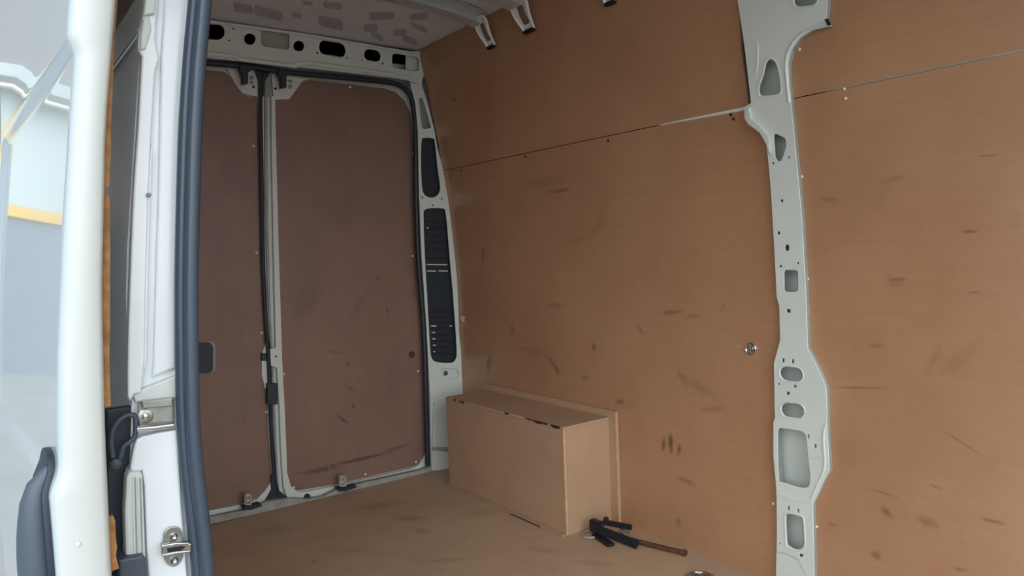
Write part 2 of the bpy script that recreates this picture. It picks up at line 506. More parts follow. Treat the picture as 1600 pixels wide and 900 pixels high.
for (px, py, w, h, rot) in [(464, 23, 16, 8, 0), (517, 35, 38, 17, 0.1), (579, 43, 22, 11, -0.2), (589, 56, 20, 9, 0.3),
                            (625, 50, 22, 11, -0.2), (640, 62, 24, 10, 0.3), (597, 24, 40, 12, -0.2), (655, 42, 26, 8, 0.3),
                            (520, 8, 30, 10, 0.0), (420, 20, 44, 16, 0.1), (480, 4, 18, 6, 0), (655, 25, 30, 10, -0.25), (380, 12, 30, 14, 0)]:
    pts = []
    for (a, b) in roundrect(-w / 2, -h / 2, w / 2, h / 2, 5, 3, 0.15 + rot):
        p = on_ceil(px + a, py + b); pts.append((p.x, p.y))
    bm = sheet(pts, [], 0.003, 0.0, fn=lambda a, b, c: (a, b, ceil_z(b, a) - 0.0015 + c))
    bm_obj('stamping_shade_patch', bm, 'stamping_shade', ceiling)  # thin grey patches stand in for the shading of the roof stampings

# far side wall: outer skin + four plywood boards either side of the pillar
def skin_fn(off):
    return lambda a, b, c: (a, wall_y(b) + off + c, b)
bm = sheet([(-3.45, -0.60), (FRONT, -0.60), (FRONT, 2.20), (-3.45, 2.20)], [], 0.004, 0, cuts=(-0.6, 2.2, 0.1, 1), fn=skin_fn(0.085))
wall_r = bm_obj('wall_right', bm, 'paint')
tag(wall_r, 'far side wall of the van lined with brown plywood boards', 'wall', kind='structure')

def board(pts_xz, mat='ply_side', th=0.009):
    zs = [p[1] for p in pts_xz]
    bm = sheet(pts_xz, [], th, 0, cuts=(min(zs), max(zs), 0.05, 1), fn=lambda a, b, c: (a, wall_y(b) + th / 2 + c, b))
    return bm_obj('plywood_board', bm, mat, wall_r)
def wx(px, py): 
    p = on_wall(px, py); return (p.x, p.z)
pil_l = [(1140, -165), (1146, -90), (1148, -40), (1152, 0), (1162.7, 72), (1173, 161), (1162.7, 167), (1162, 184), (1168, 195), (1186.7, 208), (1197, 227), (1198.7, 240), (1204, 298), (1208.5, 371), (1211, 420),
         (1213, 464), (1217, 477), (1218.7, 531), (1208.8, 568), (1210, 640), (1211, 651), (1208, 660), (1208, 713), (1213, 769), (1213.5, 838), (1212, 900), (1212, 935)]
pil_r = [(1273, 935), (1272, 900), (1270, 788), (1287.5, 750.6), (1296, 735), (1292, 660), (1292.5, 640), (1290.7, 605), (1278.7, 576), (1262, 545), (1260, 480), (1257, 420), (1252.5, 337), (1247.6, 283),
         (1242, 229), (1240, 200), (1236, 165), (1233, 133), (1231.5, 98.7), (1237, 77), (1250.7, 58.7), (1269, 47), (1296, 41), (1291, 29), (1293, 0), (1295, -40), (1297, -90), (1302, -165)]
def wxs(pts, dx): return [wx(a + dx, b) for a, b in pts]
cl_ = wxs(pil_l, 3.0); cr_ = wxs(pil_r, -3.0)
up_l = [p for p in cl_ if p[1] > 1.56]; lo_l = [p for p in cl_ if p[1] < 1.52]
board([(-3.279, 1.5495), (-1.80, 1.5485), (-1.43, 1.5475), (-1.43, up_l[-1][1])] + up_l[::-1][1:] + [(up_l[0][0], 2.17), (-3.279, 2.17)])
board([(-3.279, 0.0), (lo_l[-1][0], 0.0)] + lo_l[::-1] + [(-1.43, 1.5385), (-1.80, 1.5455), (-3.279, 1.5465)])
up_r = [p for p in cr_ if p[1] > 1.56]; lo_r = [p for p in cr_ if p[1] < 1.52]
board([(up_r[0][0], 1.5435)] + up_r + [(up_r[-1][0], 2.17), (FRONT, 2.17), (FRONT, 1.5435)])
board([(lo_r[0][0], 0.0), (FRONT, 0.0), (FRONT, 1.5405), (lo_r[-1][0], 1.5405)] + lo_r[::-1])
# pale strips showing in the seam between the boards
sm = w_sheet('seam_strip', [(x, z) for x, z in [(-1.80, 1.5455), (-1.44, 1.537), (-1.44, 1.5475), (-1.80, 1.5485)]], 0.0015, 'paint', th=0.0015, parent=wall_r, px=False)
sm = w_sheet('seam_strip', [(-1.17, 1.5415), (FRONT, 1.5395), (FRONT, 1.5455), (-1.17, 1.5440)], 0.0010, 'sill', th=0.0015, parent=wall_r, px=False)
for (px, py) in [(1249, 77), (1319, 139), (1321, 154), (1253, 276), (1262, 436), (1208, 787), (1276, 823)]:
    p = on_wall(px, py, 0.001); s = screw(p, (0, -1, 0), 0.0048, 'screw', wall_r)
for (px, py) in [(1142, 179), (1146, 186), (950, 220), (821, 245), (720, 266)]:
    p = on_wall(px, py, 0.001); s = screw(p, (0, -1, 0), 0.0052, 'dark', wall_r)
for (px, py) in [(1154, 542), (1201, 548)]:
    p = on_wall(px, py, 0.0005)
    disc('screw_hole', p, (0, -1, 0), [(0.0055, 0), (0.0055, 0.0008), (0.0035, 0.001), (0.003, 0.0005)], 'mdf', wall_r, 12)

# near side wall, left of the side door opening (outer skin, inner lining), above and right of it
def near_y(z):       # outer skin of the near side
    return lerp_tab([(-0.6, 0.205), (0.6, 0.205), (0.85, 0.208), (1.1, 0.215), (1.3, 0.238), (1.5, 0.262), (1.9, 0.31), (2.2, 0.36)], z)
bm = sheet([(-3.42, -0.45), (JX - 0.012, -0.45), (JX - 0.012, 2.2), (-3.42, 2.2)], [], 0.003, 0, cuts=(-0.45, 2.2, 0.08, 1),
           fn=lambda a, b, c: (a, near_y(b) + 0.003 + c, b))
wall_l = bm_obj('wall_left', bm, 'panel_paint')
tag(wall_l, 'near side body panel of the van behind the open sliding door', 'wall', kind='structure')
# crease pressed along the panel
bm = bmesh.new()
zc = on(222, 33, 1, near_y(1.47)).z
tube_bm(bm, [(JX - 0.02, near_y(zc) + 0.0015, zc), (-2.2, near_y(zc) + 0.0015, zc), (-3.4, near_y(zc) + 0.0015, zc)], 0.0045, 8, flat=1)
bm_obj('body_crease', bm, 'paint_out', wall_l)
box('inner_lining', (-3.28, 0.275, 0.0), (JX - 0.05, 0.290, 2.16), 'ply_side', wall_l, 0)
box('door_lintel', (JX - 0.02, 0.25, 2.02), (FRONT, 0.36, 2.18), 'paint', wall_l, 0)
box('front_side_panel', (FRONT - 0.07, 0.22, -0.4), (FRONT, 0.36, 2.18), 'paint', wall_l, 0)
wf = bm_obj('wall_front', sheet([(0.20, -0.1), (2.18, -0.1), (2.18, 2.2), (0.20, 2.2)], [[(0.36, 0.30), (1.98, 0.30), (1.90, 2.08), (0.44, 2.08)]], 0.03, 0, fn=lambda a, b, c: (FRONT + c, a, b)), 'paint')  # unseen frame, its opening made to let light into the bay
tag(wf, 'unseen white frame at the front of the bay, opened to let light in', 'wall', kind='structure')
ro = box('roof_panel', (SKX - 0.02, 0.20, 2.225), (FRONT, 2.12, 2.25), 'paint_out', ceiling, 0)  # outer roof shell added to keep light from leaking in above the header
box('roof_rail', (SKX - 0.02, 1.93, 2.13), (FRONT, 2.16, 2.235), 'paint_out', ceiling, 0)
box('roof_rail', (SKX - 0.02, 0.20, 2.13), (FRONT, 0.31, 2.235), 'paint_out', ceiling, 0)
box('roof_end', (SKX - 0.02, 0.20, 2.10), (SKX, 2.16, 2.24), 'paint_out', ceiling, 0)

# ------------------------------------------------------------------ rear wall of the bay: header, sill, backing

wall_b = box('wall_back', (SKX - 0.01, 0.22, -0.15), (SKX, 2.16, 2.2), 'primer', bevel=0)
tag(wall_b, 'rear end of the van body around the two back doors', 'wall', kind='structure')

hdr_outer = [(300, 28), (330, 32), (480, 53), (640, 80), (664, 80), (672, 98), (671, 111), (661, 121), (659, 134), (640, 126), (610, 121), (575, 117),
             (450, 103), (390, 97), (321, 90), (300, 88)]
hdr_holes = [roundrect(318, 38, 351, 62, 11), circ(390.5, 61, 9), circ(467, 72, 8.5), roundrect(499, 65, 540, 88, 10, skew=0.16),
             roundrect(569, 77.5, 595, 96, 9, skew=0.14), roundrect(613, 86, 655, 109, 6, skew=0.15),
             roundrect(408, 48, 452, 75, 6, skew=0.14),
             circ(365, 45, 2.4, 1, 8), circ(358, 63, 2, 1, 8), circ(496, 83, 1.8, 1.8, 8), circ(542, 90, 1.5, 1.5, 8), circ(566, 94, 1.6, 1.6, 8), circ(598, 99, 1.8, 1.8, 8),
             roundrect(479, 99.5, 491, 102.5, 1.2, 2, .1), roundrect(514, 104.5, 526, 107, 1.2, 2, .1), roundrect(541, 107.5, 555, 110, 1.2, 2, .1), roundrect(563, 109, 590, 114, 2, 2, .1)]
hdr = x_sheet('trim_1', hdr_outer, REAR, 'paint', hdr_holes, th=0.006, bevel=0.0015)
tag(hdr, 'white pressed steel header with oval holes above the back doors', 'header', kind='structure')
x_sheet('pressed_recess', roundrect(404, 44, 456, 79, 8, skew=0.14), REAR - 0.014, 'sill', th=0.003, parent=hdr)  # grey colour stands in for the shade inside the white recess
x_sheet('inner_bracket', roundrect(634, 86, 660, 112, 3, skew=0.15), REAR - 0.03, 'paint', th=0.004, parent=hdr)
# rolled lower lip over the hinges
lip = [on(*p, 0, REAR + 0.006) for p in [(300, 82), (365, 87), (374, 92), (460, 103), (476, 98), (580, 111), (640, 121)]]
tube('header_lip', lip, 0.010, 'paint', hdr, 8, flat=0.6, up=(1, 0, 0))
# flange along the roof joint
fl = [on(*p, 0, REAR + 0.004) for p in [(300, 30), (330, 34), (480, 55), (640, 82), (662, 82)]]
tube('roof_joint_flange', fl, 0.007, 'primer', hdr, 8)

# sill
sill = x_sheet('trim_2', [(300, 814), (323, 809.5), (381, 797.5), (400, 792), (414, 785), (432, 781), (462, 779), (479, 780), (502, 777), (528, 765), (560, 756), (661, 734), (674, 728), (700, 722), (700, 732), (681, 735), (479, 785), (326, 820), (300, 826)], REAR, 'sill', th=0.03, bevel=0.001)
tag(sill, 'worn grey metal sill along the foot of the back doors', 'sill', kind='structure')

# ------------------------------------------------------------------ rear doors
LBX, PLX = -3.345, -3.335
def leaf(name, label, frame, ply):
    o = x_sheet(name, frame, LBX, 'paint', th=0.02, bevel=0.002)
    tag(o, label, 'door', kind='structure')
    x_sheet('plywood_panel', ply, PLX, 'ply_rear', th=0.006, parent=o)
    return o
frame_l = [(280, 92), (300, 96), (390, 108), (408, 110), (409, 225), (412, 400), (416, 500), (421, 560), (424, 675), (428, 780), (395, 792), (323, 810), (280, 820)]
ply_l = [(280, 108), (320, 109), (350, 112)] + [(358, 118), (368, 134), (377, 147), (388, 151), (402, 152)] + [(405, 225), (408, 400), (413, 500), (417, 532), (409, 552), (409, 588), (417, 615), (419, 680), (424, 740), (422, 756), (410, 770), (398, 779), (381, 785), (323, 797), (280, 807)]
door_l = leaf('door_1', 'left back door of the van lined with brown plywood', frame_l, ply_l)
frame_r = [(409, 110), (420, 112), (600, 126), (636, 136), (650, 160), (656, 300), (660, 400), (668, 500), (672, 620), (674, 722), (661, 733), (560, 755), (528, 764), (502, 777), (479, 783), (460, 782), (446, 778), (432, 776), (425, 675), (421, 560), (413, 400)]
ply_r = [(428, 157), (452, 156), (460, 146), (474, 127), (484, 125)] + [(550, 132), (600, 138), (618, 144), (632, 157), (642, 180), (650, 300), (655, 400), (662, 515), (664, 600), (666, 700), (663, 713), (655, 724), (641, 730), (528, 756), (462, 767), (452, 763), (448, 750), (446, 700), (443, 600), (440, 560), (434, 400), (430, 250)]
door_r = leaf('door_2', 'right back door of the van lined with brown plywood', frame_r, ply_r)

# right leaf: leading edge channel and lip beside the split
lipL = [(424, 150), (430, 150), (432, 250), (436, 400), (441, 560), (445, 640), (449, 740), (455, 760), (466, 769), (479, 771), (479, 783), (460, 782), (448, 776), (443, 760), (439, 700), (437, 640), (431, 545), (428, 400), (425, 250)]
x_sheet('edge_flange', lipL, LBX + 0.022, 'paint', th=0.020, bevel=0.001, parent=door_r)
x_sheet('edge_flange', [(414, 118), (424, 120), (424, 150), (418, 150), (419, 300), (422, 450), (427, 560), (433, 700), (437, 776), (434, 776), (430, 700), (424, 560), (418, 450), (414, 300)], LBX + 0.012, 'sill', th=0.014, bevel=0.001, parent=door_r)  # channel coloured grey for its shade instead of set deeper
# lower bowed frame of the right leaf
x_sheet('lower_frame', [(462, 771), (528, 759), (641, 733), (655, 727), (663, 716), (668, 705), (671, 718), (661, 731), (560, 753), (528, 762), (502, 775), (479, 782), (462, 781)], LBX + 0.024, 'paint', th=0.02, bevel=0.0015, parent=door_r)
x_sheet('lower_frame', [(280, 809), (323, 799), (381, 788), (401, 781), (414, 768), (425, 752), (427, 768), (416, 780), (400, 791), (381, 796), (323, 808), (280, 818)], LBX + 0.024, 'paint', th=0.02, bevel=0.0015, parent=door_l)
# hinge-side reinforcement plates at the top of the split
x_sheet('corner_plate', [(352, 104), (404, 110), (403, 151), (379, 146), (368, 132), (360, 116)], LBX + 0.018, 'paint', th=0.012, bevel=0.001, parent=door_l)
x_sheet('corner_plate', [(424, 113), (478, 120), (482, 124), (470, 128), (453, 155), (428, 156)], LBX + 0.018, 'paint', th=0.012, bevel=0.001, parent=door_r)
for (par, cx) in ((door_l, 384), (door_r, 444)):
    dy = 0 if cx < 400 else 6
    lc = x_sheet('top_latch', [(cx - 8, 101 + dy), (cx + 9, 102 + dy), (cx + 9, 110 + dy), (cx + 4, 113 + dy), (cx + 4, 130 + dy), (cx - 4, 131 + dy), (cx - 5, 114 + dy), (cx - 9, 111 + dy)], REAR + 0.012, 'black', th=0.03, bevel=0.002, parent=par)
    for (ax_, ay_) in ((cx - 8, 119 + dy), (cx + 9, 122 + dy), (cx + 9, 130 + dy)):
        disc('bolt', on(ax_, ay_, 0, LBX + 0.02), (1, 0, 0), [(0.008, 0), (0.008, 0.005), (0.004, 0.008)], 'steel', par, 8)
    disc('rubber_plug', on(cx + (12 if cx < 400 else -14), 136 + dy * 0.4, 0, LBX + 0.019), (1, 0, 0), [(0.006, 0), (0.006, 0.002)], 'dark', par, 8)
# bottom latches
for (par, px, py) in ((door_l, 388, 780), (door_r, 536, 751)):
    o = x_sheet('bottom_latch', roundrect(px - 6, py - 9, px + 6, py + 10, 4), REAR + 0.014, 'sill', th=0.012, bevel=0.001, parent=par)
    for dy in (-4, 4):
        disc('bolt', on(px, py + dy, 0, REAR + 0.014), (1, 0, 0), [(0.0065, 0), (0.0065, 0.002), (0.004, 0.003), (0.0035, 0.001)], 'steel', par, 10)
    x_sheet('latch_foot', [(px - 8, py + 12), (px + 2, py + 12), (px + 20, py + 7), (px + 22, py + 11), (px + 4, py + 17), (px - 6, py + 17)], REAR + 0.02, 'black', th=0.045, bevel=0.003, parent=par)
disc('lock_knob', on(480, 777, 0, LBX + 0.03), (1, 0, 0), [(0.016, -0.01), (0.016, 0.004), (0.010, 0.010)], 'black', door_r, 12)
# left leaf grab handle cup
gh = x_sheet('grab_handle', roundrect(292, 533, 337, 584, 9), PLX + 0.016, 'sill', th=0.016, bevel=0.002, parent=door_l)
x_sheet('grab_handle_cup', roundrect(290, 535, 333, 583, 8), PLX + 0.019, 'black', th=0.006, bevel=0.001, parent=gh)
# lock plate on the left leaf edge, black catch on the right
x_sheet('lock_plate', [(417, 533), (411, 548), (409, 560), (409, 586), (414, 606), (419, 616), (420, 560)], LBX + 0.020, 'paint', th=0.012, bevel=0.001, parent=door_l)
x_sheet('latch_bolt', roundrect(409, 552, 421, 564, 1), LBX + 0.028, 'black', th=0.016, bevel=0.001, parent=door_l)
x_sheet('catch_plate', [(421, 546), (431, 543), (436, 546), (437, 572), (433, 575), (423, 571)], LBX + 0.034, 'paint', th=0.016, bevel=0.001, parent=door_r)
disc('catch_hole', on(431, 557, 0, LBX + 0.035), (1, 0, 0), [(0.005, 0), (0.005, 0.001)], 'dark', door_r, 8)
x_sheet('rubber_buffer', roundrect(418, 599, 434, 632, 2), LBX + 0.045, 'black', th=0.03, bevel=0.003, parent=door_r)
disc('finger_knob', on(643, 554, 0, PLX + 0.001), (1, 0, 0), [(0.017, 0), (0.017, 0.004), (0.012, 0.006), (0.011, 0.003)], 'rust', door_r, 14)
for (px, py) in [(396, 228), (401, 395), (409, 520), (416, 644)]:
    screw(on(px, py, 0, PLX + 0.001), (1, 0, 0), 0.006, 'screw', door_l)
for (px, py) in [(430, 234), (431, 403), (444, 585), (645, 240), (645, 400), (653, 580), (547, 136), (459, 762), (571, 741), (650, 722)]:
    screw(on(px, py, 0, PLX + 0.001), (1, 0, 0), 0.006, 'screw', door_r)

# rubber seals of the rear doorway
def seal_path(pts, x, n=5):
    return [on(a, b, 0, x) for a, b in cr(pts, False, n)]
s1 = tube('rubber_seal', seal_path([(300, 96), (321, 98), (390, 104), (450, 113), (575, 125), (618, 131), (637, 143), (645, 162), (649, 205), (650, 300), (653, 400), (662, 515), (666, 650), (668, 726)], REAR - 0.012),
          0.013, 'black', None, 8, flat=1.0)
tag(s1, 'black rubber seal running over the back doors and down their right side', 'door seal')
bm = bmesh.new()
tube_bm(bm, seal_path([(410, 112), (407, 155), (408, 225), (411, 400), (413, 450), (416, 510), (420, 562), (424, 675), (429, 745), (432, 778)], LBX + 0.03), 0.009, 8)
bmt = sheet(px_poly([(398, 108), (422, 112), (414, 128), (412, 150), (405, 150), (404, 126)], 0, LBX + 0.034), [], 0.012, 0, fn=lambda a, b, c: (LBX + 0.03 + c, a, b))
bmb = sheet(px_poly([(424, 742), (430, 742), (436, 766), (448, 776), (456, 783), (440, 786), (404, 791), (416, 780), (424, 766)], 0, LBX + 0.034), [], 0.012, 0, fn=lambda a, b, c: (LBX + 0.03 + c, a, b))
tmp = bpy.data.meshes.new('t'); 
for b_ in (bmt, bmb):
    b_.to_mesh(tmp); bm.from_mesh(tmp); b_.free()
bpy.data.meshes.remove(tmp)
bmesh.ops.recalc_face_normals(bm, faces=bm.faces)
s2 = bm_obj('rubber_seal', bm, 'black')
tag(s2, 'black rubber seal standing in the gap between the two back doors', 'door seal')

# ------------------------------------------------------------------ rear corner pillar with vent openings
dp_outer = [(641, 128), (660, 134), (662, 141), (666, 153), (679, 202), (684, 232), (693, 265), (702, 322), (711, 400), (714, 425), (718.5, 530), (723, 560), (724, 617),
            (726, 748), (690, 740), (674, 735), (672, 620), (667, 515), (659, 400), (655, 300), (653, 205), (649, 162)]
v1 = cr([(655, 158), (657, 153), (660, 154), (665, 168), (671, 190), (673.5, 199), (663, 201), (659, 196)], True, 3)
v2 = cr([(659, 220), (663, 215.5), (676, 216), (680, 222), (684, 260), (688, 290), (686, 302), (679, 308), (670, 308), (662, 302), (659, 285), (658, 250)], True, 3)
v3 = cr([(662, 340), (663, 329), (672, 325.5), (690, 326), (697, 334), (703, 400), (709, 470), (714, 545), (712, 562), (704, 567), (684, 566), (675, 560), (672, 540), (668, 470), (664, 400)], True, 3)
v4 = roundrect(688.5, 576, 717, 592.5, 8)
dp = x_sheet('corner_pillar', dp_outer, REAR, 'paint', [v1, v2, v3, v4, circ(660, 308.5, 1.3, n=6), circ(691, 311, 1.4, n=6), circ(676.5, 320.5, 1.7, 1.2, n=6), circ(677, 632, 1.3, n=6), circ(675.5, 686, 1.4, n=6)], th=0.008, bevel=0.0015)
tag(dp, 'white steel corner pillar with black vent openings beside the right back door', 'pillar')
x_sheet('vent_backing', [(656, 212), (682, 212), (694, 300), (692, 314), (656, 312)], REAR - 0.02, 'black', th=0.004, parent=dp)
x_sheet('inner_channel', [(650, 148), (664, 150), (678, 202), (656, 206)], REAR - 0.10, 'paint', th=0.004, parent=dp)
x_sheet('inner_channel', [(684, 570), (721, 570), (721, 600), (684, 600)], REAR - 0.012, 'paint', th=0.004, parent=dp)
disc('plug', on(696, 583, 0, REAR - 0.010), (1, 0, 0), [(0.013, 0), (0.013, 0.004), (0.007, 0.008)], 'grey_plastic', dp, 10)
vg = x_sheet('vent_grille', [(655, 320), (698, 320), (718, 572), (668, 572)], REAR - 0.022, 'black', th=0.006, parent=dp)
def slat(y, xa, xb, mat='black', h=2.4, push=0.016):
    x_sheet('slat', [(xa, y), (xb, y + 0.3), (xb, y + h + 0.3), (xa, y + h)], REAR - push, mat, th=0.008, parent=vg)
for i, y in enumerate([345, 355, 366, 378, 390, 402]): slat(y, 665 + i * 0.7, 699 + i * 0.9, 'matblack')
for i, y in enumerate([486, 494, 502, 511, 521, 531, 541, 551]): slat(y, 673 + i * 0.5, 709 + i * 0.5, 'matblack')
slat(412.5, 668, 699, 'screw', 1.6, 0.014); slat(422.5, 668, 681, 'screw', 1.6, 0.014); slat(422.5, 686, 700, 'screw', 1.6, 0.014)  # bright slits of the vent, their light put in as pale strips
for (y, xa, xb) in [(508.5, 674, 682), (518.5, 675, 680), (528.5, 676, 680), (538.5, 677, 681), (548.5, 678, 680), (508.5, 703, 706), (355, 667, 670)]:
    slat(y, xa, xb, 'screw', 1.8, 0.014)
# raised corner post at its foot
x_sheet('foot_post', [(682, 618), (690, 612), (698, 615), (722, 622), (722, 735), (676, 735), (676, 702), (678, 640)], REAR + 0.014, 'paint', th=0.014, bevel=0.003, parent=dp)
x_sheet('foot_collar', [(676, 698), (722, 700), (722, 708), (676, 704)], REAR + 0.019, 'sill', th=0.008, bevel=0.002, parent=dp)

# ------------------------------------------------------------------ middle pillar on the far wall
PH = [roundrect(1241, -22, 1276, 9, 9, skew=-0.1),
      cr([(1204, 93), (1212, 100), (1217.5, 120), (1218.7, 141), (1213, 147), (1192, 149.5), (1186.7, 144), (1187, 133), (1193, 117), (1197, 99)], True, 3),
      [(1209, 213), (1209.5, 210.5), (1212, 209), (1225, 215), (1227.5, 218), (1228.5, 229), (1221, 250), (1218, 252), (1214.6, 251), (1211, 245)],
      circ(1232.4, 246, 1.8, 2, 8), circ(1208, 255, 1.8, 2, 8), circ(1221.4, 313.7, 2.2, 2.5, 8), circ(1216.5, 364, 2.2, 2.8, 8), circ(1229.7, 387, 3.6, 5.2, 10),
      circ(1246.6, 411, 1.7, 2, 8), circ(1219.7, 416, 1.7, 2, 8), roundrect(1225, 422, 1246.6, 456, 4.5), roundrect(1229, 483, 1235, 488.5, 0.6, 2),
      roundrect(1222, 560, 1225.5, 566, 0.6, 2), roundrect(1237, 561.5, 1240.5, 567.5, 0.6, 2), roundrect(1219, 574, 1253.5, 595, 10.2, 5, 0.12),
      circ(1217, 600, 1.6, 1.8, 8), roundrect(1239.5, 601.5, 1244.5, 605.5, 0.5, 2), roundrect(1228.5, 612, 1233.5, 617, 0.5, 2), roundrect(1221, 630.5, 1255.5, 652, 10.2, 5, 0.12),
      cr([(1215, 678), (1216.5, 671), (1221, 669), (1250, 673.5), (1258, 679), (1260.5, 690), (1264, 729), (1266, 741), (1264.5, 758), (1258, 762), (1247, 761), (1221, 753), (1216, 748), (1215, 700)], True, 2),
      roundrect(1261, 679, 1264.5, 685, 0.5, 2), roundrect(1272, 694, 1275.5, 700, 0.5, 2), roundrect(1230.5, 791, 1233.5, 797, 0.5, 2), roundrect(1245.5, 795, 1248.5, 801, 0.5, 2),
      cr([(1228, 810), (1229, 804), (1236, 803.5), (1250, 807.5), (1254, 812), (1256, 835), (1256, 852), (1250, 857.5), (1243, 858.5), (1233, 853), (1229.5, 846)], True, 2),
      roundrect(1249, 865.5, 1254.5, 870, 0.5, 2), circ(1218.5, 849, 1.4, 1.6, 6)]
pil = w_sheet('body_pillar', pil_l + pil_r, 0.022, 'paint', PH, th=0.004, bevel=0.0012)
tag(pil, 'tall white steel body pillar with many holes standing on the far plywood wall', 'pillar')
# rolled side flanges turning back to the wall
def flange(pts, name='side_flange', th=0.0018, depth=0.045, inset=0):
    """strip along an outline, running from the pillar face back past the boards"""
    P = [on_wall(a, b, 0.0200) for a, b in pts]
    bm = bmesh.new(); rows = []
    for p in P:
        rows.append((bm.verts.new(p), bm.verts.new(p + Vector((0, depth, 0)))))
    for a, b in zip(rows, rows[1:]):
        bm.faces.new((a[0], b[0], b[1], a[1]))
    bmesh.ops.solidify(bm, geom=bm.faces[:], thickness=th)
    bmesh.ops.recalc_face_normals(bm, faces=bm.faces)
    return bm_obj(name, bm, 'paint', pil)
flange([(x + 0.8, y) for x, y in pil_l])
flange([(x - 0.8, y) for x, y in pil_r])
# inner skin of the pillar seen through the holes
pin = [on_wall(a, b, -0.05) for a, b in [(1142, -165), (1148, -90), (1180, 200), (1205, 400), (1205, 935), (1280, 935), (1300, 700), (1262, 400), (1250, 100), (1305, 30), (1300, -90), (1300, -165)]]
w_sheet('inner_skin', [(p.x, p.z) for p in pin], -0.045, 'paint', th=0.003, parent=pil, px=False)
# pressed shoulder lines and raised rims round the large openings
def rim(pts, r=0.0022):
    P = [on_wall(a, b, 0.022) for a, b in pts]; P.append(P[0].copy()); P.append(P[1].copy())
    tube('pressed_rim', P, r, 'paint', pil, 6)
def grow(poly, d):
    cx = sum(p[0] for p in poly) / len(poly); cy = sum(p[1] for p in poly) / len(poly)
    return [(cx + (x - cx) * (1 + d / max(6, abs(x - cx) + 8)), cy + (y - cy) * (1 + d / max(6, abs(y - cy) + 8))) for x, y in poly]
for k in (0, 1, 14, 18, 24): rim(grow(PH[k], 2.6))
P = [on_wall(a, b, 0.021) for a, b in cr([(1213, 772), (1225, 774), (1238, 780), (1255, 784), (1269, 785)], False, 4)]
tube('pressed_fold', P, 0.004, 'paint', pil, 6, flat=0.8)
P = [on_wall(a, b, 0.022) for a, b in cr([(1291, 662), (1288, 672), (1287, 690), (1289, 722), (1285, 742), (1278, 756), (1268, 780)], False, 4)]
tube('pressed_fold', P, 0.004, 'paint', pil, 6, flat=0.8)
P = [on_wall(a, b, 0.0225) for a, b in [(1262, 714), (1272, 716), (1284, 715)]]
tube('pressed_fold', P, 0.003, 'paint', pil, 6, flat=0.8)
P = [on_wall(a, b, 0.022) for a, b in [(1214, 862), (1230, 866), (1247, 874), (1254, 888), (1262, 905)]]
tube('pressed_fold', P, 0.0012, 'sill', pil, 6)
P = [on_wall(a, b, 0.021) for a, b in [(1184, 58), (1185, 80), (1184, 100), (1181, 125)]]
tube('pressed_dent', P, 0.004, 'paint', pil, 8, rads=[0.001, 0.005, 0.005, 0.001], flat=0.5)
# folded lip beside the wide head
w_sheet('folded_lip', [(1166, 170), (1170, 168), (1174, 185), (1188, 196), (1202, 214), (1203, 240), (1199, 236), (1196, 224), (1186, 207), (1168, 194), (1163, 184)], 0.034, 'paint', th=0.012, bevel=0.003, parent=pil)
P = [on_wall(a, b, 0.019) for a, b in cr([(1234, 160), (1231, 130), (1229, 100), (1234, 78), (1248, 57), (1268, 44), (1294, 36)], False, 4)]
tube('arch_lip', P, 0.008, 'paint', pil, 8, flat=0.7)
w_sheet('corner_notch', [(1288, 30), (1293, 29), (1297, 38), (1293, 40)], 0.028, 'dark', th=0.006, parent=pil)

